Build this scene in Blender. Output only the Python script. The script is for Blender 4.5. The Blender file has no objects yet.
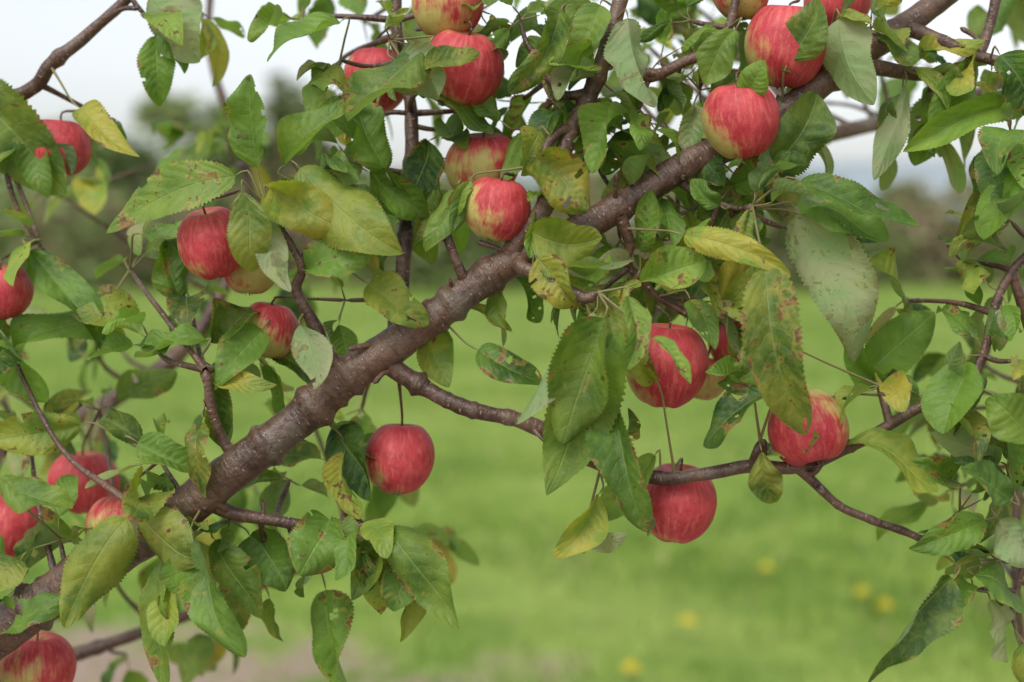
import bpy, math, random
import numpy as np
from mathutils import Vector, noise, Matrix
random.seed(7); rng=np.random.default_rng(7)
S=bpy.context.scene
S.view_settings.view_transform='Standard'; S.view_settings.look='None'; S.view_settings.exposure=0
# ------------------------------------------------------------ camera / measuring frame
CAM=np.array([0,-1.25,1.5]); PITCH=math.radians(4.46); FPX=1422.2; D0=1.25
FW=np.array([0,math.cos(PITCH),-math.sin(PITCH)]); UP=np.array([0,math.sin(PITCH),math.cos(PITCH)]); RT=np.array([1.,0,0])
def P(x,y,dd=0.0):
    D=D0+dd
    return CAM+FW*D+RT*((x-512)/FPX*D)+UP*((341-y)/FPX*D)
def nz(v):
    return v/(np.linalg.norm(v)+1e-12)
# ------------------------------------------------------------ mesh helpers
def mk_mesh(name,V,F,uv=None,attr=None,smooth=True,mat=None,parent=None):
    V=np.asarray(V,dtype=np.float32); me=bpy.data.meshes.new(name)
    F=[np.asarray(f,dtype=np.int32) for f in (F if isinstance(F,list) else [F]) if len(f)]
    me.vertices.add(len(V)); me.vertices.foreach_set('co',V.ravel())
    loops=np.concatenate([f.ravel() for f in F]); n=sum(len(f) for f in F)
    me.loops.add(len(loops)); me.loops.foreach_set('vertex_index',loops)
    tot=np.concatenate([np.full(len(f),f.shape[1]) for f in F]); st=np.concatenate([[0],np.cumsum(tot)[:-1]])
    me.polygons.add(n); me.polygons.foreach_set('loop_start',st.astype(np.int32))
    me.polygons.foreach_set('use_smooth',np.full(n,smooth))
    me.update(calc_edges=True)
    if uv is not None:
        l=me.uv_layers.new(name='UVMap'); l.data.foreach_set('uv',np.asarray(uv,dtype=np.float32)[loops].ravel())
    if attr is not None:
        a=me.attributes.new('lv','FLOAT_COLOR','POINT'); a.data.foreach_set('color',np.asarray(attr,dtype=np.float32).ravel())
    ob=bpy.data.objects.new(name,me); S.collection.objects.link(ob)
    if mat: me.materials.append(mat)
    if parent: ob.parent=parent
    return ob
# ------------------------------------------------------------ node helpers
class NT:
    def __init__(s,name):
        s.mat=bpy.data.materials.new(name); s.mat.use_nodes=True; s.t=s.mat.node_tree; s.t.nodes.clear()
        s.out=s.t.nodes.new('ShaderNodeOutputMaterial')
    def n(s,ty): return s.t.nodes.new(ty)
    def put(s,sock,v):
        if isinstance(v,bpy.types.NodeSocket): s.t.links.new(v,sock)
        elif v is not None:
            if isinstance(v,(tuple,list)) and len(v)==3 and sock.type=='RGBA': v=(*v,1)
            sock.default_value=v
    def m(s,op,a,b=None,c=None,clamp=False):
        n=s.n('ShaderNodeMath'); n.operation=op; n.use_clamp=clamp
        s.put(n.inputs[0],a); s.put(n.inputs[1],b); s.put(n.inputs[2],c); return n.outputs[0]
    def mix(s,f,a,b,bt='MIX'):
        n=s.n('ShaderNodeMix'); n.data_type='RGBA'; n.blend_type=bt
        s.put(n.inputs[0],f); s.put(n.inputs[6],a); s.put(n.inputs[7],b); return n.outputs[2]
    def rng(s,v,a,b,c=0.,d=1.,smooth=True):
        n=s.n('ShaderNodeMapRange'); n.interpolation_type='SMOOTHSTEP' if smooth else 'LINEAR'
        for i,x in enumerate((v,a,b,c,d)): s.put(n.inputs[i],x)
        return n.outputs[0]
    def noise(s,vec,sc,det=3,rough=.5,dist=0):
        n=s.n('ShaderNodeTexNoise'); s.put(n.inputs['Vector'],vec); s.put(n.inputs['Scale'],sc)
        n.inputs['Detail'].default_value=det; n.inputs['Roughness'].default_value=rough; n.inputs['Distortion'].default_value=dist
        return n.outputs[0]
    def vor(s,vec,sc,feat='F1',rand=1):
        n=s.n('ShaderNodeTexVoronoi'); n.feature=feat; s.put(n.inputs['Vector'],vec); n.inputs['Scale'].default_value=sc
        n.inputs['Randomness'].default_value=rand; return n.outputs['Distance']
    def coord(s,k): return s.n('ShaderNodeTexCoord').outputs[k]
    def sep(s,v):
        n=s.n('ShaderNodeSeparateXYZ'); s.put(n.inputs[0],v); return n.outputs
    def comb(s,x,y,z):
        n=s.n('ShaderNodeCombineXYZ'); s.put(n.inputs[0],x); s.put(n.inputs[1],y); s.put(n.inputs[2],z); return n.outputs[0]
    def attr(s,k='lv'):
        n=s.n('ShaderNodeAttribute'); n.attribute_name=k; q=s.n('ShaderNodeSeparateColor'); s.t.links.new(n.outputs['Color'],q.inputs[0])
        return n.outputs['Color'],q.outputs[0],q.outputs[1],q.outputs[2],n.outputs['Alpha']
    def bump(s,h,st,dist):
        n=s.n('ShaderNodeBump'); s.put(n.inputs['Height'],h); n.inputs['Strength'].default_value=st; n.inputs['Distance'].default_value=dist
        return n.outputs[0]
    def bsdf(s,col,rough=.5,spec=.5,nrm=None,**k):
        n=s.n('ShaderNodeBsdfPrincipled'); s.put(n.inputs['Base Color'],col); s.put(n.inputs['Roughness'],rough)
        s.put(n.inputs['Specular IOR Level'],spec)
        if nrm is not None: s.put(n.inputs['Normal'],nrm)
        for a,b in k.items(): s.put(n.inputs[a.replace('_',' ')],b)
        return n.outputs[0]
    def mixs(s,f,a,b):
        n=s.n('ShaderNodeMixShader'); s.put(n.inputs[0],f); s.put(n.inputs[1],a); s.put(n.inputs[2],b); return n.outputs[0]
    def end(s,sh): s.t.links.new(sh,s.out.inputs[0]); return s.mat
# ------------------------------------------------------------ materials
def leaf_material():
    k=NT('apple_leaf_material'); col,tone,yel,spot,pale=k.attr()
    u=k.sep(k.coord('UV')); q=k.m('SUBTRACT',k.m('MULTIPLY',u[0],2.),1.); t=u[1]; aq=k.m('ABSOLUTE',q)
    ob=k.coord('Object')
    n1=k.noise(ob,30,1); n2=k.noise(ob,150,2,.65); big=k.noise(ob,56,1,.5,.6)
    mid=k.rng(aq,0.012,0.06,1,0)
    ph=k.m('MULTIPLY',k.m('SUBTRACT',t,k.m('MULTIPLY',k.m('POWER',aq,1.5),.22)),k.m('ADD',6.8,k.m('MULTIPLY',spot,2.5)))
    ph=k.m('ADD',ph,k.m('MULTIPLY',k.m('SIGN',q),.22))
    ph=k.m('ADD',ph,k.m('MULTIPLY',big,1.1))
    tri=k.m('PINGPONG',ph,.5)
    side=k.m('MULTIPLY',k.rng(tri,0.0,0.06,1,0),k.rng(aq,.45,1.,1,0.))
    vein=k.m('MAXIMUM',mid,k.m('MULTIPLY',side,.55))
    tn=k.m('ADD',tone,k.m('MULTIPLY',k.m('SUBTRACT',n1,.5),.9),clamp=True)
    g=k.mix(tn,(0.020,0.064,0.012),(0.200,0.345,0.045))
    g=k.mix(k.m('MULTIPLY',k.rng(n2,.42,.72),.35),g,(0.17,0.27,0.045))
    yf=k.m('MULTIPLY',yel,k.rng(k.m('ADD',n1,k.m('MULTIPLY',n2,.5)),.52,.9))
    g=k.mix(k.m('MULTIPLY',yel,.36),g,(.34,.40,.06))
    g=k.mix(k.m('MULTIPLY',yf,.8,clamp=True),g,(.52,.36,.06))
    g=k.mix(k.m('MULTIPLY',vein,.34),g,(0.30,0.40,0.13))
    pc=k.mix(k.rng(n1,.35,.65),(.28,.37,.17),(.45,.33,.27))
    g=k.mix(pale,g,pc)
    sp=k.m('ADD',k.m('MULTIPLY',n2,.75),k.m('MULTIPLY',big,.25))
    s1=k.rng(k.m('SUBTRACT',sp,k.m('SUBTRACT',.72,k.m('MULTIPLY',spot,.125))),0,.02)
    edge=k.m('MULTIPLY',k.rng(aq,.70,1.),.14)
    e0=k.m('ADD',k.m('ADD',big,edge),k.m('MULTIPLY',spot,.19))
    s2=k.rng(e0,.84,.89); halo=k.rng(e0,.77,.86)
    g=k.mix(k.m('MULTIPLY',halo,.4),g,(.44,.36,.08))
    g=k.mix(k.m('MULTIPLY',s1,.8),g,(.13,.055,.03))
    g=k.mix(k.m('MULTIPLY',s2,.85),g,k.mix(k.rng(n2,.4,.6),(.10,.05,.028),(.28,.15,.06)))
    geo=k.n('ShaderNodeNewGeometry')
    under=k.mix(.5,g,(.24,.34,.16))
    c=k.mix(geo.outputs['Backfacing'],g,under)
    hgt=k.m('ADD',k.m('MULTIPLY',vein,-.9),k.m('ADD',k.m('MULTIPLY',k.rng(tri,0,.5),.45),k.m('MULTIPLY',n2,1.8)))
    nrm=k.bump(hgt,.55,.0012)
    rough=k.m('ADD',k.m('ADD',.40,k.m('MULTIPLY',n2,.24)),k.m('MULTIPLY',geo.outputs['Backfacing'],.25))
    b=k.bsdf(c,rough,.40,nrm)
    tr=k.n('ShaderNodeBsdfTranslucent'); k.put(tr.inputs[0],k.mix(1.,c,(1.5,1.75,.5),'MULTIPLY'))
    return k.end(k.mixs(.32,b,tr.outputs[0]))
def bark_material():
    k=NT('apple_bark_material'); ob=k.coord('Object'); uv=k.sep(k.coord('UV'))
    n1=k.noise(ob,24,3,.6,.3); n2=k.noise(ob,170,3,.65)
    vv=k.comb(k.m('MULTIPLY',uv[0],95),k.m('MULTIPLY',uv[1],200),0)
    lent=k.rng(k.m('ADD',k.vor(vv,1.),k.m('MULTIPLY',n2,.2)),.20,.32,1,0)
    ring=k.noise(k.comb(k.m('MULTIPLY',uv[0],22),k.m('MULTIPLY',uv[1],300),0),1.,2,.6)
    c=k.mix(k.rng(n1,.34,.66),(.050,.023,.014),(.135,.074,.046))
    c=k.mix(k.m('MULTIPLY',k.rng(n2,.45,.65),.35),c,(.17,.12,.085))
    c=k.mix(k.m('MULTIPLY',k.rng(k.noise(ob,11,4,.7),.56,.68),.5),c,(.17,.16,.12))
    c=k.mix(k.m('MULTIPLY',k.rng(ring,.52,.68),.4),c,(.03,.016,.012))
    c=k.mix(k.m('MULTIPLY',lent,.65),c,(.36,.28,.21))
    h=k.m('ADD',k.m('ADD',k.m('MULTIPLY',n2,.9),k.m('MULTIPLY',lent,.5)),k.m('ADD',k.m('MULTIPLY',ring,-.5),n1))
    return k.end(k.bsdf(c,.42,.5,k.bump(h,.7,.003)))
def petiole_material():
    k=NT('petiole_material'); c=k.mix(k.noise(k.coord('Object'),30,1),(.15,.20,.06),(.22,.13,.07))
    return k.end(k.bsdf(c,.5,.4))
def apple_material():
    k=NT('apple_skin_material'); ob=k.coord('Object'); p=k.sep(ob)
    oi=k.n('ShaderNodeObjectInfo').outputs['Random']
    off=k.n('ShaderNodeVectorMath'); off.operation='ADD'; k.put(off.inputs[0],ob); k.put(off.inputs[1],k.comb(k.m('MULTIPLY',oi,37.),k.m('MULTIPLY',oi,11.),0)); o2=off.outputs[0]
    ang=k.m('ARCTAN2',p[1],p[0])
    stv=k.comb(k.m('MULTIPLY',k.m('COSINE',ang),5.),k.m('MULTIPLY',k.m('SINE',ang),5.),k.m('ADD',k.m('MULTIPLY',p[2],1.3),k.m('MULTIPLY',oi,20.)))
    st=k.noise(stv,1.6,4,.68,.4); n=k.noise(o2,1.4,2,.55); fine=k.noise(o2,26,3,.7); md=k.noise(o2,5.5,3,.6)
    red=k.mix(k.rng(n,.3,.7),(.37,.018,.030),(.54,.055,.066))
    red=k.mix(k.m('MULTIPLY',k.rng(st,.44,.70),.55),red,(.66,.17,.13))
    red=k.mix(k.m('MULTIPLY',k.rng(md,.48,.72),.45),red,(.29,.012,.024))
    red=k.mix(k.m('MULTIPLY',k.rng(fine,.5,.75),.28),red,(.66,.25,.19))
    bl=k.m('ADD',k.m('ADD',k.m('MULTIPLY',p[1],.62),k.m('MULTIPLY',p[2],-.42)),k.m('ADD',k.m('MULTIPLY',k.m('SUBTRACT',n,.5),1.6),k.m('ADD',k.m('MULTIPLY',k.m('SUBTRACT',st,.5),1.0),k.m('MULTIPLY',k.m('SUBTRACT',md,.5),.6))))
    f=k.rng(bl,.06,.76)
    c=k.mix(f,red,k.mix(md,(.34,.36,.08),(.54,.43,.15)))
    dots=k.rng(k.m('ADD',k.vor(o2,12.5),k.m('MULTIPLY',fine,.06)),.07,.12,1,0)
    c=k.mix(k.m('MULTIPLY',dots,.5),c,(.78,.50,.34))
    rus=k.m('MULTIPLY',k.rng(p[2],.55,.8),k.rng(k.m('ADD',k.m('MULTIPLY',p[0],p[0]),k.m('MULTIPLY',p[1],p[1])),.01,.16,1,0))
    c=k.mix(k.m('MULTIPLY',rus,.7),c,(.32,.25,.09))
    scab=k.rng(k.m('ADD',k.m('MULTIPLY',md,.8),k.m('MULTIPLY',fine,.2)),.66,.69); c=k.mix(k.m('MULTIPLY',scab,.75),c,(.12,.06,.04))
    r=k.m('ADD',.40,k.m('MULTIPLY',fine,.28))
    return k.end(k.bsdf(c,r,.42,k.bump(k.m('ADD',k.m('MULTIPLY',fine,.6),k.m('MULTIPLY',n,3.)),.15,.03)))
def calyx_material():
    k=NT('calyx_material'); return k.end(k.bsdf(k.mix(k.noise(k.coord('Object'),12),(.05,.03,.015),(.14,.10,.05)),.8,.2))
def attr_foliage(name,rough=.6):
    k=NT(name); c,*_=k.attr()
    return k.end(k.bsdf(c,rough,.2))
LEAF=leaf_material(); BARK=bark_material(); PET=petiole_material(); APPLE=apple_material(); CALYX=calyx_material()
# ------------------------------------------------------------ tubes
class Acc:
    def __init__(s): s.V=[];s.F=[];s.U=[];s.A=[];s.n=0
    def add(s,V,F,U=None,A=None):
        s.V.append(V); s.F.append(F+s.n); s.n+=len(V)
        if U is not None: s.U.append(U)
        if A is not None: s.A.append(A)
wood=Acc(); pet=Acc(); leaves=Acc()
SAMPLES=[]
def spline(pts,rad,step):
    pts=np.array(pts); rad=np.array(rad); ext=np.vstack([2*pts[0]-pts[1],pts,2*pts[-1]-pts[-2]]); C=[];R=[]
    for i in range(len(pts)-1):
        p0,p1,p2,p3=ext[i:i+4]; m=max(2,int(np.linalg.norm(p2-p1)/step))
        for j in range(m):
            t=j/m; C.append(.5*((2*p1)+(-p0+p2)*t+(2*p0-5*p1+4*p2-p3)*t*t+(-p0+3*p1-3*p2+p3)*t**3)); R.append(rad[i]*(1-t)+rad[i+1]*t)
    C.append(pts[-1]); R.append(rad[-1]); return np.array(C),np.array(R)
def tube(acc,pts,rad,sides=12,step=.004,rough=.0,knob=0,sample=True,wob=0):
    C,R=spline(pts,rad,step); n=len(C)
    if wob:
        s0=random.uniform(0,100)
        for i in range(n):
            w=min(1,i/6)*wob; v=noise.noise_vector(Vector((s0,i*step*28,0))); C[i]+=np.array(v)*w
    T=np.gradient(C,axis=0); T/=np.linalg.norm(T,axis=1)[:,None]+1e-12
    d=np.concatenate([[0],np.cumsum(np.linalg.norm(np.diff(C,axis=0),axis=1))])
    if knob:
        for _ in range(int(knob*d[-1]/.1)):
            c=random.uniform(0.02,max(.021,d[-1])); R=R*(1+random.uniform(.08,.28)*np.exp(-((d-c)/random.uniform(.002,.006))**2))
    ref=np.array([0,1.,0.0]); V=np.zeros((n,sides+1,3)); U=np.zeros((n,sides+1,2))
    th=np.linspace(0,2*math.pi,sides+1)
    a=nz(ref-T[0]*ref.dot(T[0]))
    for i in range(n):
        a=nz(a-T[i]*a.dot(T[i])); b=np.cross(T[i],a)
        r=np.full(sides+1,R[i])
        if rough:
            for j in range(sides):
                p=C[i]+(a*math.cos(th[j])+b*math.sin(th[j]))*R[i]
                v=Vector(p); r[j]*=1+rough*(noise.noise(v*34)*1.2+noise.noise(v*95)*.7)
            r[sides]=r[0]
        V[i]=C[i]+np.outer(np.cos(th)*r,a)+np.outer(np.sin(th)*r,b); U[i,:,0]=th*R[i]; U[i,:,1]=d[i]
    V[-1]=C[-1]+(V[-1]-C[-1])*.3
    i,j=np.meshgrid(np.arange(n-1),np.arange(sides),indexing='ij'); q=i*(sides+1)+j
    F=np.stack([q,q+1,q+sides+2,q+sides+1],-1).reshape(-1,4)
    acc.add(V.reshape(-1,3),F,U.reshape(-1,2))
    if sample:
        for c,r in zip(C[::3],R[::3]): SAMPLES.append((c,r))
PX=D0/FPX
def limb(lst,sides=16,rough=.08,knob=1.3,wob=0,step=.004):
    pts=[P(x,y,d) for x,y,d,r in lst]; rad=[r*PX*(D0+d)/D0 for x,y,d,r in lst]
    tube(wood,pts,rad,sides,step,rough,knob,True,wob)
# trunk of the tree, standing left of the picture
tube(wood,[(-1.22,.42,-.05),(-1.19,.40,.1),(-1.16,.38,.5),(-1.12,.34,.85),(-1.05,.30,1.3),(-1.1,.36,1.9),(-1.0,.45,2.6)],[.12,.095,.082,.078,.06,.042,.02],24,.02,.08)
tube(wood,[(-1.13,.35,.86),(-.95,.22,1.02),(-.72,.10,1.10),P(-150,728,.05),P(-60,672,.04),P(-20,645,.04),P(40,603,.03),P(100,562,.02),P(165,524,.01),P(230,472,0),P(290,427,0),P(345,378,0),P(395,345,0),P(440,312,0),P(500,268,0),P(560,240,0),P(620,206,.01),P(680,168,.02),P(740,140,.03),P(800,100,.04),P(850,62,.05),P(905,25,.06),P(960,-15,.07),P(1100,-120,.1)],
 [x*PX for x in (50,40,34,30,27,25,23,23,22,20,19,20,19,17,16.5,15.5,15,15,15,14.5,14,13.5,12,9)],32,.003,.07,1.5)
limb([(505,270,0,11),(520,238,-.01,10),(540,213,-.015,9.5),(556,175,-.01,9),(570,135,0,9.5),(590,95,0,8.5),(606,50,0,8.5),(620,0,.01,8),(630,-60,.02,8)],18,wob=.001,knob=2)
limb([(385,360,0,12),(402,374,0,10),(432,392,-.005,8.5),(470,409,-.01,8),(520,421,-.01,8),(560,438,-.005,8.5),(598,462,0,7.5),(650,477,0,7),(700,475,0,6.7),(752,466,0,7),(800,467,0,6.3),(850,447,0,6),(890,424,0,5.8),(935,400,0,5.5),(968,382,0,5),(985,350,0,5),(996,308,0,4.5),(1012,270,0,4.5),(1040,240,0,4)],16,wob=.002,knob=2)
limb([(795,465,0,6),(812,480,0,5),(838,505,0,4.4),(872,520,0,4.2),(900,530,0,3.8),(930,543,0,4)],12,wob=.0018,knob=3)
limb([(350,382,0,8),(330,355,-.01,7),(318,335,-.015,6.5),(306,310,-.02,6),(296,288,-.02,5.5),(300,262,-.03,4.5),(262,200,-.035,3)],12,wob=.0014,knob=2)
limb([(392,350,.01,9),(400,300,.04,8),(404,255,.05,7.5),(408,200,.06,7),(412,150,.07,7),(410,105,.08,6.5),(402,60,.08,6),(396,15,.08,6),(400,-50,.08,5)],12,wob=.001)
limb([(240,462,0,7),(222,440,0,5.5),(212,405,-.01,4.5),(205,370,-.015,4)],12,wob=.0016,knob=3)
limb([(205,500,0,9),(232,512,.01,7),(270,520,.01,6),(308,525,.01,5),(362,520,.01,4)],12,wob=.0016,knob=2)
limb([(-40,120,.12,8),(30,90,.11,7),(50,66,.1,7),(90,32,.1,6),(130,-5,.1,5),(170,-60,.1,5)],12,wob=.0014,knob=2)
limb([(160,530,0,9),(175,555,-.01,7),(180,580,.0,5),(150,600,.02,4)],10)
limb([(845,66,.05,10),(880,68,.05,8),(920,74,.06,7),(950,72,.06,6),(975,60,.05,5.5),(990,25,.05,5),(1000,-20,.05,5)],12,wob=.001)
limb([(900,25,.06,9),(940,40,.04,6.5),(985,58,.03,6),(1040,68,.02,5)],12,wob=.001)
limb([(610,60,0,6),(650,75,.01,6),(682,63,.02,5.5),(716,47,.02,5),(733,15,.02,4.5),(740,-25,.02,4)],12,wob=.001,knob=2)
limb([(668,172,.02,6),(700,195,.02,3.5),(735,208,.01,3.2),(755,208,-.01,4.5)],10,wob=.001)
limb([(545,248,0,8),(520,265,-.02,7),(540,275,-.035,7),(560,286,-.04,6.5),(585,298,-.045,6),(598,292,-.05,5)],12,.14,4)
limb([(620,215,0,7),(630,245,.01,5),(628,265,.02,4),(660,300,.03,3.5)],10)
limb([(470,292,0,6),(460,270,-.01,5.5),(446,235,-.015,5),(440,225,-.015,3.5)],10,.15,4)
limb([(575,130,0,7),(558,132,-.01,5),(545,150,-.02,4.5),(540,170,-.02,4)],10,.15,3)
limb([(592,92,0,6),(565,95,0,4.5),(550,78,0,4),(545,60,0,3)],10,.15,2)
limb([(890,424,0,5),(882,395,.01,4),(878,380,.01,3)],8)
limb([(752,466,0,6),(757,452,-.01,5),(760,440,-.01,3.5)],8,.15,3)
limb([(125,500,-.02,4),(150,515,-.01,5),(172,520,0,6)],8)
# limbs further back in the crown
NFRONT=len(SAMPLES)
limb([(-260,560,.5,20),(-60,470,.5,14),(60,425,.5,10),(115,398,.5,9),(200,330,.55,7),(250,200,.6,5),(210,50,.6,4),(220,-80,.6,3)],10,step=.01)
limb([(-260,800,.4,22),(-60,700,.4,13),(120,640,.4,6),(250,590,.4,5),(360,540,.42,4)],10,step=.01)
limb([(600,220,.02,9),(700,160,.2,8),(850,130,.4,8),(960,100,.5,7),(1100,40,.6,6)],10,step=.01)
limb([(1200,150,.35,14),(1080,300,.3,10),(1030,420,.28,6),(1015,560,.25,4),(1030,700,.25,3)],10,step=.01)
limb([(1012,270,0,5),(1040,380,.02,6),(1035,500,.02,5),(1015,600,.02,3)],10)
# ------------------------------------------------------------ leaves
_fc={}
def grid(r,c):
    if (r,c) not in _fc:
        i,j=np.meshgrid(np.arange(r),np.arange(c),indexing='ij'); q=i*(c+1)+j
        _fc[(r,c)]=np.stack([q,q+1,q+c+2,q+c+1],-1).reshape(-1,4)
    return _fc[(r,c)]
def add_leaf(B,T,w,n,tone=.5,yel=0,spot=.2,pale=0,fold=.4,bow=.12,bend=0,wave=.05,rows=36,cols=4,twist=0,curl=None):
    a=T-B; L=np.linalg.norm(a); a=a/L; n=nz(n-a*n.dot(a)); s=np.cross(a,n)
    t=np.linspace(0,1,rows+1)[:,None]; q=np.linspace(-1,1,2*cols+1)[None,:]
    e1=random.uniform(.42,.58); e2=random.uniform(.60,.84); tm=e1/(e1+e2)
    sh=(t**e1)*((1-t)**e2)/((tm**e1)*((1-tm)**e2)); hw=w/2*sh*(1+.05*np.sin(t*random.uniform(6,14)+random.uniform(0,6)))
    tr_=(np.arange(rows+1)[:,None]%2)*2-1; tooth=np.where(np.abs(q)>.99,1+.052*tr_*(.6+.9*rng.random((rows+1,1)))*np.clip(1.2-t,.4,1),1.)
    ph=random.uniform(0,6.28); ph2=random.uniform(0,6.28); ph3=random.uniform(0,6.28); fr=random.uniform(6,15); fr2=random.uniform(9,20)
    aq=np.abs(q)
    if curl is None: curl=random.gauss(0,.55)
    f=fold*(1-.3*t)+.22*np.sin(t*5+ph)
    x=hw*q*tooth*np.cos(f); z=hw*aq*np.sin(f)-hw*aq**2*np.sin(f)*.4+hw*aq**3*curl*np.sin(t*3.2+.3*ph3)
    side=np.where(q>0,1.,0.)
    z=z+w*wave*(np.sin(t*fr+side*ph+(1-side)*ph2)+.5*np.sin(t*fr2+ph3+side*2.))*aq**1.5*sh
    z=z+w*.011*np.sin((t-aq*.15)*random.uniform(32,50)+side*1.5)*np.sin(aq*3.0)*sh
    tw=twist*(t-.3); x,z=x*np.cos(tw)-z*np.sin(tw),x*np.sin(tw)+z*np.cos(tw)
    k2=random.gauss(0,.04)
    up=bow*L*4*t*(1-t)*(1-.3*t)+k2*L*np.sin(t*6.28); cx=bend*L*4*t*(1-t)+.4*bend*L*np.sin(t*6.28+ph)*t
    V=B+a*(L*t)[...,None]+s*(x+cx)[...,None]+n*(z+up)[...,None]
    U=np.stack(np.broadcast_arrays(.5+q/2,t),-1)
    A=np.tile(np.array([tone,yel,spot,pale],dtype=np.float32),(V.shape[0]*V.shape[1],1))
    F=grid(rows,2*cols)
    if spot>.55 and rows>20:   # insect damage: bites out of the blade
        tc=(np.repeat(np.arange(rows),2*cols)+.5)/rows; qc=np.tile((np.arange(2*cols)+.5)/cols-1,rows); keep=np.ones(len(F),bool)
        for _ in range(random.randint(0,4)):
            t0=random.uniform(.15,.97); q0=random.choice([-1,1])*(random.uniform(.25,.85) if random.random()<.5 else 1.05); r=random.uniform(.012,.05)
            keep&=((tc-t0)**2+((qc-q0)*.26)**2)>r*r*(1+.5*np.sin(qc*30+tc*50))
        F=F[keep]
    leaves.add(V.reshape(-1,3),F,U.reshape(-1,2),A)
def petiole(A,B,r=.0008):
    m=(A+B)/2+np.array([random.gauss(0,1),random.gauss(0,1),-abs(random.gauss(0,1))])*.001
    tube(pet,[A,m,B],[r*1.3,r,r],6,.008,0,0,False)
def rvec(): return nz(rng.normal(size=3))
# short fruit spurs along the limbs
for idx in random.sample(range(60,NFRONT),46):
    c,r=SAMPLES[idx]
    if r<.0035: continue
    dirv=nz(rvec()+np.array([0,-.3,.5])); L=random.uniform(.008,.026); rr=random.uniform(.0018,.003)
    p1=c+dirv*(r*.6); p2=p1+dirv*L*.6+rvec()*.002; p3=p2+nz(dirv+rvec()*.5)*L*.6
    tube(wood,[p1,p2,p3,p3+nz(p3-p2)*.004],[rr*1.2,rr*.9,rr*1.15,rr*.4],9,.0016,.12,0,False)
def hero(bx,by,tx,ty,w,tone,fl='',dd=0,roll=None,bow=None,tz=None):
    B=P(bx,by,dd); T=P(tx,ty,dd+(random.uniform(-.035,.012) if tz is None else tz))
    a=nz(T-B); n=np.array([0,-1.,.45])+rvec()*.15; n=nz(n-a*n.dot(a))
    if roll is None: roll=random.uniform(-.65,.65)
    n=n*math.cos(roll)+np.cross(a,n)*math.sin(roll)
    pale=0
    if 'p' in fl: n=-n; pale=.65
    wd=w*PX*(D0+dd)/D0*1.24/max(.85,math.cos(roll))
    add_leaf(B,T,wd,n,tone+random.uniform(-.08,.15),.65 if 'y' in fl else random.choice([0,0,.1,.3]),.95 if 's' in fl else random.choice([.25,.5,.7,.9]),pale,
      fold=random.uniform(.3,1.0),bow=(random.uniform(.02,.17)*(-1 if 'p' in fl else 1) if bow is None else bow),bend=random.uniform(-.1,.1),wave=random.uniform(.02,.085),rows=64,cols=5,twist=random.uniform(-.9,.9))
    return B,a
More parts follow.
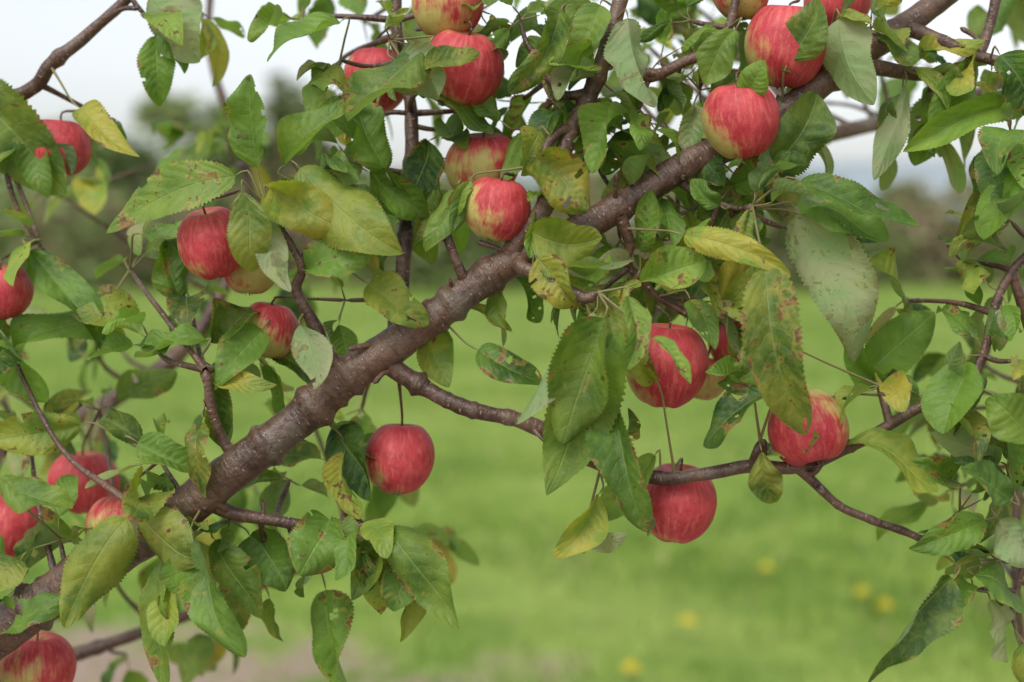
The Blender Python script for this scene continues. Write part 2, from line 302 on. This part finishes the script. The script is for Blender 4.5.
HERO=[
(258,168,250,74,42,.45,'',-.03),(235,176,106,232,44,.6,'',-.04),(243,192,250,272,38,.22,'',-.06,.1),(270,188,342,228,40,.62,'y',-.04),(300,168,402,255,58,.55,'',-.03),
(330,215,398,240,44,.45,'',-.01),(265,215,290,292,26,.5,'ps',-.04),(285,165,348,98,42,.45,'',0),(425,45,345,120,48,.2,'',-.02),(560,12,512,95,46,.3,'',-.02),
(628,18,652,108,50,.6,'ps',-.02),(600,5,568,66,36,.5,'',0),(340,22,268,62,44,.6,'',.03),(150,-5,200,62,42,.6,'p',.08),(80,108,138,158,26,.6,'y',.05),
(-20,95,66,195,66,.35,'',.15),(0,335,48,402,40,.6,'',.1),(30,250,102,352,42,.4,'',.08),(105,300,20,368,40,.5,'',.1),(205,340,135,358,38,.6,'',0),
(207,378,278,384,17,.6,'y',0),(262,330,212,392,36,.45,'',.02),(300,325,313,390,34,.6,'ps',-.03),(308,272,378,246,42,.6,'s',-.03),(368,284,428,326,42,.5,'',-.02),
(415,338,448,388,34,.3,'',.03),(465,308,512,332,24,.5,'',.02),(478,350,542,386,38,.3,'s',0),(594,312,516,424,30,.6,'ps',-.05),(604,318,562,445,50,.5,'',-.07,.2,.03),(612,322,545,495,60,.48,'',-.04,.1),
(612,392,648,532,46,.42,'',-.04),(628,296,628,372,38,.7,'',-.06),(598,495,553,558,28,.6,'y',-.02),(590,548,628,535,16,.6,'ps',-.01),(652,338,690,384,24,.75,'',-.075),
(640,282,706,258,48,.68,'',-.04),(684,236,792,276,26,.7,'y',-.05),(765,268,802,436,62,.2,'',-.08,.1),(772,352,718,385,42,.62,'',-.02),(768,392,703,446,34,.15,'',-.03),
(762,452,776,502,30,.2,'',-.02),(845,445,938,492,42,.45,'',-.01),(1000,462,932,432,26,.6,'p',0),(966,362,942,434,48,.5,'',-.01),(855,385,935,312,46,.5,'',.06),
(800,182,920,228,42,.38,'',-.02),(796,215,856,362,56,.65,'ps',-.0,.35),(800,214,888,242,40,.5,'',.01),(745,192,696,262,46,.15,'',.03),(536,158,588,212,44,.35,'ys',-.03),
(532,232,602,240,46,.66,'',-.03),(538,258,578,306,38,.4,'ys',-.04),(632,188,662,146,36,.4,'',.02),(455,190,425,252,26,.5,'',-.01),(470,186,452,232,24,.45,'',-.01),
(768,172,818,94,52,.15,'',0),(840,18,872,106,40,.6,'p',.02),(1040,100,902,150,40,.7,'',.02),(1040,140,984,240,48,.7,'',-.01),(905,85,872,180,30,.5,'p',.04),
(196,540,244,658,40,.5,'',-.03),(127,518,64,628,48,.45,'',-.03),(162,562,166,690,28,.5,'',-.02),(330,520,298,575,48,.5,'',0),(385,528,456,632,42,.45,'',-.02),
(350,545,440,605,36,.35,'',.0),(326,590,350,692,46,.55,'s',.06,.5),(250,536,285,592,46,.15,'',.04),(140,515,206,560,42,.35,'',-.03),(0,478,72,510,34,.4,'',.0),
(80,425,-10,440,40,.5,'s',.08),(138,442,196,472,42,.55,'',-.01),(335,425,372,500,42,.1,'',.04),(345,450,358,520,32,.6,'ys',.02),(952,578,866,682,42,.18,'',-.02),
(985,520,908,548,34,.6,'',-.01),(975,575,1030,612,40,.5,'',-.01),(1000,410,1014,492,40,.5,'',-.01),(990,600,1008,662,34,.6,'p',0),(735,185,790,150,36,.3,'',.02),
(20,560,-15,600,40,.4,'',.03),(5,630,60,600,34,.5,'',.02),(425,70,480,52,26,.4,'',-.04),(180,300,165,240,34,.5,'',.05),(145,235,205,240,30,.5,'',.06),
(655,455,600,520,36,.5,'',0),(455,215,470,180,22,.6,'',-.02),(740,380,705,372,26,.6,'',-.01),(370,170,430,215,34,.5,'',.03),
(385,170,348,100,40,.55,'',.02),(790,60,820,0,46,.35,'',.0),(735,30,705,85,36,.6,'',-.02),(745,95,765,60,28,.7,'',-.04),(395,60,440,95,40,.3,'p',-.02),
(880,385,850,330,34,.5,'',.03),(905,300,868,262,40,.6,'',.06),(975,60,930,130,40,.5,'',.05),(1000,55,1035,115,42,.2,'',.0),(955,245,1010,250,40,.2,'',.03),
(215,540,262,618,34,.3,'',.02),(415,545,395,612,34,.3,'',.0),(375,550,350,600,32,.5,'',.01),(1010,500,960,470,40,.35,'',-.04),(1030,440,985,400,40,.6,'',-.05),
(1000,520,1035,565,40,.45,'p',-.04),(950,480,905,462,30,.5,'',.0),(720,205,690,180,30,.5,'',.0),(500,120,470,95,28,.5,'',.02),(540,130,520,175,30,.4,'',-.01),
(655,380,628,330,26,.45,'',-.03),(690,300,715,350,26,.4,'',.0),
]
CL=[(150,20,.1,3),(200,10,.15,4),(300,20,.1,4),(340,60,.05,4),(390,40,0,4),(420,90,.03,4),(520,20,.02,5),(560,40,0,4),(600,80,0,4),(640,110,.02,5),(690,20,.05,5),(735,20,.05,4),
(700,90,.05,5),(830,30,.05,5),(870,30,.05,4),(800,100,.06,4),(905,70,.05,5),(950,80,.08,5),(990,60,.05,5),(1010,130,0,5),(930,120,.1,4),(480,10,.05,5),(560,100,.03,5),(660,60,.04,5),(770,140,.06,5),
(610,20,.05,5),(500,50,.08,5),(670,130,.05,5),(720,160,.05,5),(540,80,.07,5),(440,160,.09,4),(700,250,.04,4),(640,270,.02,4),(590,110,.08,5),(520,100,.10,5),(680,80,.09,5),(620,150,.08,5),(470,110,.10,4),(500,270,.05,3),
(310,190,0,4),(350,160,.05,5),(320,250,.0,4),(390,220,.08,5),(430,180,.08,4),(530,130,.05,4),(545,200,0,3),(590,150,.06,5),(620,240,.05,4),(370,120,.08,5),(440,130,.08,4),(345,300,.05,3),
(600,290,0,5),(650,190,.06,4),(560,270,0,3),(690,210,.05,5),(700,300,.05,4),(752,206,-.01,5),(720,322,.04,4),(690,310,.04,4),(820,230,.05,4),(660,240,.06,4),(730,260,.07,4),
(20,130,.12,4),(90,110,.14,2),(40,240,.12,4),(10,350,.1,4),(80,300,.14,4),(150,340,.05,4),(200,360,.0,3),(190,300,.08,4),(100,410,.17,4),(30,440,.14,4),(160,460,.03,4),(205,400,0,3),(250,350,.06,3),(130,270,.12,3),
(135,505,0,2),(180,550,0,3),(20,580,.06,4),(90,460,.3,4),(230,520,.03,4),(290,480,.07,4),(340,460,.07,5),(360,525,0,4),(310,540,.02,3),(400,540,.02,3),(260,580,.08,3),(60,540,.04,2),
(878,385,0,4),(940,395,0,4),(985,350,0,5),(1000,290,0,5),(960,260,.05,4),(1010,220,0,4),(905,300,.08,4),(980,430,0,4),(1010,480,0,5),(960,510,.03,3),(1000,560,0,5),(975,590,.02,3),(1015,630,.0,3),(1020,360,-.03,4),(755,460,.02,2),(600,470,0,3)]
SA=np.array([c for c,r in SAMPLES])
def nearest(p): return SA[np.argmin(np.linalg.norm(SA-p,axis=1))]
centers=[P(x,y,d) for x,y,d,n in CL]
def cluster(C,n,hi=True,size=1.0):
    A=nearest(C); d=np.linalg.norm(C-A)
    if d>.006:
        m=(A+C)/2+rvec()*d*.10
        tube(wood,[A,m,C],[.0034 if d>.05 else .0026,.0024,.0019],8,.005,.1,1.5,False,.0006)
    for _ in range(n):
        dr=nz(rvec()+np.array([0,-.35,-.15])+nz(C-A+1e-6)*.5)
        B=C+dr*random.uniform(.010,.024); L=random.choice([random.uniform(.024,.046),random.uniform(.04,.07),random.uniform(.045,.072)])*size
        dr2=nz(dr+np.array([0,0,-random.uniform(0,.9)])+rvec()*.3); T=B+dr2*L
        petiole(C,B)
        nn=np.array([0,-.45,.9])+rvec()*.65
        fl=random.random()
        add_leaf(B,T,L*random.uniform(.48,.66),nn,min(1,max(.0,random.gauss(.46,.28))),.7 if fl<.09 else random.choice([0,0,.1,.3]),random.choice([.3,.5,.7,.95]),.5 if .09<fl<.15 else 0,
          fold=random.uniform(.15,1.2),bow=random.uniform(-.04,.25),bend=random.uniform(-.12,.12),wave=random.uniform(.02,.1),rows=46 if hi else 14,cols=4 if hi else 2,twist=random.uniform(-1.1,1.1))
for C,(x,y,d,n) in zip(centers,CL): cluster(C,n)
SB=np.vstack([SA,np.array(centers)])
for h in HERO:
    B,a=hero(*h); score=np.linalg.norm(SB-B,axis=1)-.35*((B-SB)@a); i=np.argmin(score); Q=SB[i]; d=np.linalg.norm(Q-B)
    m=B-a*min(.012,d*.3)
    tube(pet,[Q,(m+Q)/2,m,B],[.0015 if d>.04 else .0011,.0011,.0009,.0009],6,.006,0,0,False)
def back(x0,x1,y0,y1,d0,d1,n):
    for _ in range(n):
        cluster(P(random.uniform(x0,x1),random.uniform(y0,y1),random.uniform(d0,d1)),random.randint(3,5),False,1.15)
back(-60,260,400,660,.3,.6,18); back(-60,120,180,400,.3,.6,8); back(120,340,100,330,.4,.7,8); back(330,700,-20,120,.2,.5,11); back(600,1060,-30,130,.25,.6,14)
back(930,1080,150,660,.2,.4,11); back(560,760,120,320,.12,.25,5); back(250,440,400,560,.2,.4,5); back(-500,-80,-100,700,.1,.7,8); back(1090,1400,-100,600,.1,.5,5)
# ------------------------------------------------------------ apples
def apple_mesh():
    nu,nv=48,36; V=[];F=[]
    for i in range(nv+1):
        ph=math.pi*i/nv
        for j in range(nu):
            th=2*math.pi*j/nu
            r=math.sin(ph)**.96*(1+.05*math.cos(ph)) if 0<i<nv else 0
            r*=1+.018*math.cos(5*th)*(.4+.6*(1-math.cos(ph))/2)+.012*math.sin(2*th+.6)
            z=math.cos(ph)*.97-.27*math.exp(-(ph/.30)**2)+.17*math.exp(-((math.pi-ph)/.30)**2)
            z+=.02*math.cos(5*th)*math.exp(-((math.pi-ph-.45)/.3)**2)+.015*math.sin(th+1)*math.sin(ph)
            V.append((r*math.cos(th),r*math.sin(th),z))
    for i in range(nv):
        for j in range(nu): a=i*nu+j;b=i*nu+(j+1)%nu; F.append((a,a+nu,b+nu,b))
    ns=len(F)
    for s in range(5):  # dried calyx sepals
        th=s*2*math.pi/5+.3; o=len(V)
        for (rr,dz,dt) in ((.02,-.78,0),(.10,-.84,.35),(.14,-.97,0),(.10,-.84,-.35)):
            V.append((rr*math.cos(th+dt),rr*math.sin(th+dt),dz))
        F.append((o,o+1,o+2,o+3))
    return np.array(V),F,ns
AV,AF,ANS=apple_mesh()
def apple(x,y,r,dd,att=None,blush=0,tilt=(0,0),el=1.0):
    me=bpy.data.meshes.new('apple'); V=AV.copy(); V[:,2]*=el
    sx=random.uniform(-.07,.07); V[:,0]+=sx*V[:,2]; V[:,0]*=1+.03*np.sin(V[:,2]*2+random.uniform(0,6)); V[:,1]*=random.uniform(.95,1.04); V[:,2]+=random.uniform(-.05,.05)*V[:,0]
    me.from_pydata(V.tolist(),[],AF); me.materials.append(APPLE); me.materials.append(CALYX)
    for i,p in enumerate(me.polygons): p.use_smooth=i<ANS; p.material_index=0 if i<ANS else 1
    ob=bpy.data.objects.new('apple',me); S.collection.objects.link(ob)
    R=r*PX*(D0+dd)/D0; ob.scale=(R,)*3; C=P(x,y,dd); ob.location=C
    M=Matrix.Rotation(math.radians(tilt[0]),3,'Y')@Matrix.Rotation(math.radians(tilt[1]),3,'X')@Matrix.Rotation(math.radians(blush),3,'Z')
    ob.rotation_euler=M.to_euler()
    top=C+np.array(M@Vector((0,0,.66*el)))*R; ax=np.array(M@Vector((0,0,1.)))
    if att: A=P(*att)
    else:
        W=top+ax*.03; sc=np.linalg.norm(SB-W,axis=1)+np.where((SB-C)@ax<R*1.05,.2,0); A=SB[np.argmin(sc)]
    p2=top+ax*min(R*.45,.5*np.linalg.norm(A-top))
    tube(wood,[top,p2,p2*.4+A*.6,A],[.0011,.0011,.0014,.002],8,.004,.05,.5,False)
# blush = angle of the yellow side (local +Y): 0 = away from viewer, 180 = towards viewer
apple(212,243,35,-.005,(240,190,-.02),60,(-8,12),1.1)
apple(252,268,29,.04,None,205,(5,0))
apple(270,330,29,.05,None,170,(10,0),1.05)
apple(60,147,31,.14,None,20,(5,0))
apple(4,292,28,.09,None,30,(0,10),1.05)
apple(84,482,34,.22,None,0,(0,0))
apple(10,526,36,.16,None,0,(10,0))
apple(124,530,38,.05,None,160,(0,-15))
apple(38,668,38,.10,None,140,(0,0))
apple(400,458,35,.05,(399,380,.01),50,(3,-5),1.12)
apple(666,365,42,.01,(655,305,.0),60,(4,5),1.1)
apple(738,343,30,.10,None,60,(-15,5))
apple(808,428,41,-.01,(800,466,0),90,(165,12))
apple(677,503,40,.045,(668,478,0),50,(5,5),1.06)
apple(497,209,33,-.01,(515,175,.0),110,(10,5),1.06)
apple(482,166,37,.06,None,150,(0,15),1.)
apple(463,68,41,.02,(415,30,.06),80,(10,15))
apple(447,6,36,.03,None,150,(5,5))
apple(376,80,34,.12,None,60,(0,0),1.05)
apple(741,120,40,-.02,(752,72,.0),80,(-8,10),1.05)
apple(785,46,42,.03,(800,0,.03),60,(5,5),1.1)
apple(838,0,34,.09,None,10,(0,0))
apple(740,-8,30,.05,None,190,(0,0))
apple(704,378,24,.09,None,190,(10,0))
# ------------------------------------------------------------ tree object
tree=bpy.data.objects.new('apple_tree',None); S.collection.objects.link(tree)
mk_mesh('trunk_and_branches',np.vstack(wood.V),np.vstack(wood.F),np.vstack(wood.U),None,True,BARK,tree)
mk_mesh('petioles',np.vstack(pet.V),np.vstack(pet.F),np.vstack(pet.U),None,True,PET,tree)
mk_mesh('leaves',np.vstack(leaves.V),np.vstack(leaves.F),np.vstack(leaves.U),np.vstack(leaves.A),True,LEAF,tree)
# ------------------------------------------------------------ ground
def ground_material():
    k=NT('meadow_material'); ob=k.coord('Object'); p=k.sep(ob)
    n1=k.noise(ob,.35,3,.6); n2=k.noise(ob,2.2,3,.65); n3=k.noise(ob,14,2,.7)
    c=k.mix(k.rng(n2,.35,.65),(.115,.205,.030),(.22,.315,.055))
    c=k.mix(k.m('MULTIPLY',k.rng(n1,.42,.62),.6),c,(.28,.35,.09))
    c=k.mix(k.m('MULTIPLY',k.rng(n3,.45,.75),.35),c,(.08,.13,.03))
    dirt=k.rng(k.m('ADD',k.m('MULTIPLY',k.m('SUBTRACT',p[1],3.35),1.2),k.m('ADD',k.m('MULTIPLY',n2,-3.2),k.m('MULTIPLY',p[0],.65))),-2.2,-1.3,1,0)
    c=k.mix(dirt,c,k.mix(n3,(.24,.18,.13),(.36,.28,.22)))
    return k.end(k.bsdf(c,.9,.1,k.bump(n3,.6,.05)))
xs=np.concatenate([-np.geomspace(3000,12,22),np.linspace(-11,11,45),np.geomspace(12,3000,22)]); ys=np.concatenate([-np.geomspace(2000,6,14),np.linspace(-5,45,100),np.geomspace(46,4000,26)])
X,Y=np.meshgrid(xs,ys,indexing='ij'); Z=np.zeros_like(X)
for i in range(X.shape[0]):
    for j in range(X.shape[1]):
        if abs(X[i,j])<60 and abs(Y[i,j])<60: Z[i,j]=.05*noise.noise(Vector((X[i,j]*.4,Y[i,j]*.4,0)))
V=np.stack([X,Y,Z],-1).reshape(-1,3); nx,ny=X.shape
i,j=np.meshgrid(np.arange(nx-1),np.arange(ny-1),indexing='ij'); q=i*ny+j
mk_mesh('meadow',V,np.stack([q,q+ny,q+ny+1,q+1],-1).reshape(-1,4),None,None,True,ground_material())
# grass blades
FOL=attr_foliage('grass_blade_material',.5)
N=50000; d=3.0*(11**rng.random(N)); yy=d-1.25; xx=(rng.random(N)*2-1)*(d*.5+1.2)
keep=~((yy-3.4+.6*xx+rng.normal(size=N)*.5<0)&(rng.random(N)<.8)); xx=xx[keep];yy=yy[keep];d=d[keep];N=len(xx)
tuft=.5+.5*np.sin(xx*1.9+np.sin(yy*1.3)*2)*np.sin(yy*1.6+xx*.7)
h=(.03+.045*rng.random(N))*(.5+1.5*tuft); wd=.003+.0013*d*.35; an=rng.random(N)*6.28; lean=rng.normal(size=(N,2))*h[:,None]*.5
sx=np.cos(an)*wd; sy=np.sin(an)*wd; z0=np.full(N,-.02)
V=np.stack([np.stack([xx-sx,yy-sy,z0],-1),np.stack([xx+sx,yy+sy,z0],-1),np.stack([xx+sx*.7+lean[:,0]*.4,yy+sy*.7+lean[:,1]*.4,h*.6],-1),np.stack([xx-sx*.7+lean[:,0]*.4,yy-sy*.7+lean[:,1]*.4,h*.6],-1),np.stack([xx+lean[:,0],yy+lean[:,1],h],-1)],1).reshape(-1,3)
b=np.arange(N)*5; mixv=np.clip(rng.random(N)*.6+.7*(1-tuft)-.15,0,1)[:,None]; g=np.array([.11,.21,.030])*(1-mixv)+np.array([.31,.39,.08])*mixv
dry=rng.random(N)<.06; g[dry]=(.36,.31,.15)
A=np.repeat(np.hstack([g,np.ones((N,1))]),5,axis=0)
mk_mesh('grass',V,[np.stack([b,b+1,b+2,b+3],-1),np.stack([b+3,b+2,b+4],-1)],None,A,False,FOL)
# dandelions
k=NT('dandelion_material'); YEL=k.end(k.bsdf(k.mix(k.noise(k.coord('Object'),60),(.75,.50,.01),(.85,.68,.03)),.7,.2))
def dandelion(x,y,r=.022):
    V=[];F=[];o=0
    def ring(c,rad,n,z): return [(c[0]+rad*math.cos(2*math.pi*i/n),c[1]+rad*math.sin(2*math.pi*i/n),z) for i in range(n)]
    for (rad,z) in ((.002,0),(.002,.11),(.008,.112)): V+=ring((x,y),rad,8,z)
    for a in range(2):
        for i in range(8): F.append((a*8+i,a*8+(i+1)%8,a*8+8+(i+1)%8,a*8+8+i))
    ns=len(F)
    for l in range(4):
        for i in range(18):
            th=(i+l*.5)*2*math.pi/18; rr=r*(1-.22*l); o=len(V); z=.113+.003*l
            for (p,dt) in ((.1,0),(.8,-.1),(1,0),(.8,.1)): V.append((x+rr*p*math.cos(th+dt),y+rr*p*math.sin(th+dt),z+.006*(1-p)+.01*p*l*.5))
            F.append((o,o+1,o+2,o+3))
    me=bpy.data.meshes.new('dandelion'); me.from_pydata(V,[],F); me.materials.append(PET); me.materials.append(YEL)
    for i,p in enumerate(me.polygons): p.material_index=0 if i<ns else 1
    ob=bpy.data.objects.new('dandelion',me); S.collection.objects.link(ob)
def on_ground(px,py):
    v=FW+RT*((px-512)/FPX)+UP*((341-py)/FPX); t=(CAM[2]-.1)/-v[2]; p=CAM+v*t; return p[0],p[1]
for (a,b2) in ((688,625),(862,596),(885,609),(767,571),(631,672),(996,545),(1120,600),(420,600)):
    dandelion(*on_ground(a,b2),r=.036)
# ------------------------------------------------------------ distant trees, hedge, hills
BG=attr_foliage('distant_foliage_material',.7)
def foliage(name,blobs,per,size,cols):
    V=[];A=[]
    for (cx,cy,cz,rx,ry,rz) in blobs:
        n=int(per); dirs=rng.normal(size=(n,3)); dirs/=np.linalg.norm(dirs,axis=1)[:,None]
        rad=rng.random(n)**.45
        lump=1+.22*np.sin(dirs[:,0]*7+cx*3)+.18*np.sin(dirs[:,2]*8+cy)+.12*np.sin(dirs[:,1]*9)
        c=np.array([cx,cy,cz])+dirs*np.array([rx,ry,rz])*(rad*lump)[:,None]
        nn=rng.normal(size=(n,3)); nn/=np.linalg.norm(nn,axis=1)[:,None]; a=np.cross(nn,[0,0,1.]); a/=np.linalg.norm(a,axis=1)[:,None]+1e-9; b=np.cross(nn,a)
        s=size*(.5+rng.random(n))[:,None]
        V.append(np.stack([c-a*s,c-b*s*.6,c+a*s,c+b*s*.6],1).reshape(-1,3))
        base=np.array(random.choice(cols)); col=base*(.6+.8*rng.random((n,1)))
        A.append(np.repeat(np.hstack([col,np.ones((n,1))]),4,axis=0))
    V=np.vstack(V);A=np.vstack(A); q=np.arange(len(V)//4)*4
    return mk_mesh(name,V,np.stack([q,q+1,q+2,q+3],-1),None,A,False,BG)
def dtree(x,y,h,r,cols,name='field_tree'):
    root=bpy.data.objects.new(name,None); S.collection.objects.link(root)
    a=Acc(); tube(a,[(x,y,-.1),(x+.1,y,h*.3),(x-.1,y,h*.6),(x,y,h*.85)],[h*.035,h*.028,h*.018,h*.005],10,.2,0,0,False)
    bl=[]
    for i in range(14):
        th=random.uniform(0,6.28); rr=r*random.uniform(.2,.75); z=h*random.uniform(.28,.85); q=(1-abs(z/h-.5)); c=(x+rr*math.cos(th)*q,y+rr*math.sin(th)*q,z)
        bl.append((*c,r*.36,r*.36,h*.15)); tube(a,[(x,y,z*.6),((x+c[0])/2,(y+c[1])/2,z*.85),c],[h*.014,h*.008,h*.003],6,.3,0,0,False)
    mk_mesh('trunk',np.vstack(a.V),np.vstack(a.F),np.vstack(a.U),None,True,BARK,root)
    f=foliage('crown',bl,420,.19*h/6,cols); f.parent=root
G1=[(.17,.23,.075),(.21,.26,.09),(.14,.19,.07)]; G2=[(.25,.25,.12),(.22,.22,.11),(.19,.23,.10)]
m=lambda px,d:(px-512)/FPX*d
for (px,d,top,rp,c) in ((95,52,115,100,G1),(200,58,90,90,G1),(290,60,85,65,G2),(20,45,165,70,G1),(385,62,160,70,G1),(470,66,165,70,G2),(-120,50,60,120,G1),(580,70,165,70,G1),(700,62,165,60,G2),(800,66,168,70,G1),(905,60,180,50,G2),(1000,58,165,70,G2),(1150,60,120,90,G1)):
    dtree(m(px,d),d-1.25,1.5+(230-top)/FPX*d,rp/FPX*d,c)
bl=[]
for i in range(110):
    px=-500+i*19; d=38+3*math.sin(i*.35)+random.uniform(-1,1); hh=1.9+random.uniform(-.3,.9)
    bl.append((m(px,d),d-1.25,hh*.5,.9,.8,hh*.62))
foliage('hedge',bl,300,.16,[(.20,.22,.09),(.24,.22,.11),(.16,.20,.08),(.26,.21,.13),(.21,.26,.10)])
def hills():
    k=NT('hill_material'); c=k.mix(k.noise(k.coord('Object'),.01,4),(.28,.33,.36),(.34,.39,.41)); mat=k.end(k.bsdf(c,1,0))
    n=80;V=[];F=[]
    for i in range(n+1):
        x=-1400+2800*i/n; h=38+26*noise.noise(Vector((x*.0022,3,0)))+14*(x/1000)
        for (y,z) in ((700,-1),(820,h*.75),(900,h),(1150,h*.8),(1500,-1)): V.append((x,y,z))
    for i in range(n):
        for j in range(4): a=i*5+j; F.append((a,a+5,a+6,a+1))
    mk_mesh('hills',np.array(V),np.array(F),None,None,True,mat)
hills()
# ------------------------------------------------------------ light
w=bpy.data.worlds.new('World'); S.world=w; w.use_nodes=True; nt=w.node_tree; nt.nodes.clear()
o=nt.nodes.new('ShaderNodeOutputWorld'); bg=nt.nodes.new('ShaderNodeBackground'); sky=nt.nodes.new('ShaderNodeTexSky'); sky.sky_type='NISHITA'; sky.sun_disc=False
EL,AZ=52,-150
sky.sun_elevation=math.radians(EL); sky.sun_rotation=math.radians(AZ); sky.air_density=1.; sky.dust_density=2.5; sky.ozone_density=1.
hs=nt.nodes.new('ShaderNodeHueSaturation'); hs.inputs['Saturation'].default_value=.25; hs.inputs['Value'].default_value=1.5
nt.links.new(sky.outputs[0],hs.inputs['Color']); nt.links.new(hs.outputs[0],bg.inputs[0]); bg.inputs[1].default_value=.15; nt.links.new(bg.outputs[0],o.inputs[0])
sl=bpy.data.lights.new('sun','SUN'); sl.energy=1.4; sl.angle=math.radians(30); sl.color=(1,.98,.94); so=bpy.data.objects.new('sun',sl); S.collection.objects.link(so)
az=math.radians(AZ); dirv=Vector((math.sin(az)*math.cos(math.radians(EL)),math.cos(az)*math.cos(math.radians(EL)),math.sin(math.radians(EL))))
so.rotation_euler=dirv.to_track_quat('Z','Y').to_euler(); so.location=(0,-3,6)
# ------------------------------------------------------------ camera
cd=bpy.data.cameras.new('camera'); cam=bpy.data.objects.new('camera',cd); S.collection.objects.link(cam); S.camera=cam
cd.lens=50; cd.sensor_width=36; cd.clip_end=8000; cd.clip_start=.05
cam.location=CAM; cam.rotation_euler=(math.pi/2-PITCH,0,0)
cd.dof.use_dof=True; cd.dof.focus_distance=1.235; cd.dof.aperture_fstop=2.4; cd.dof.aperture_blades=7
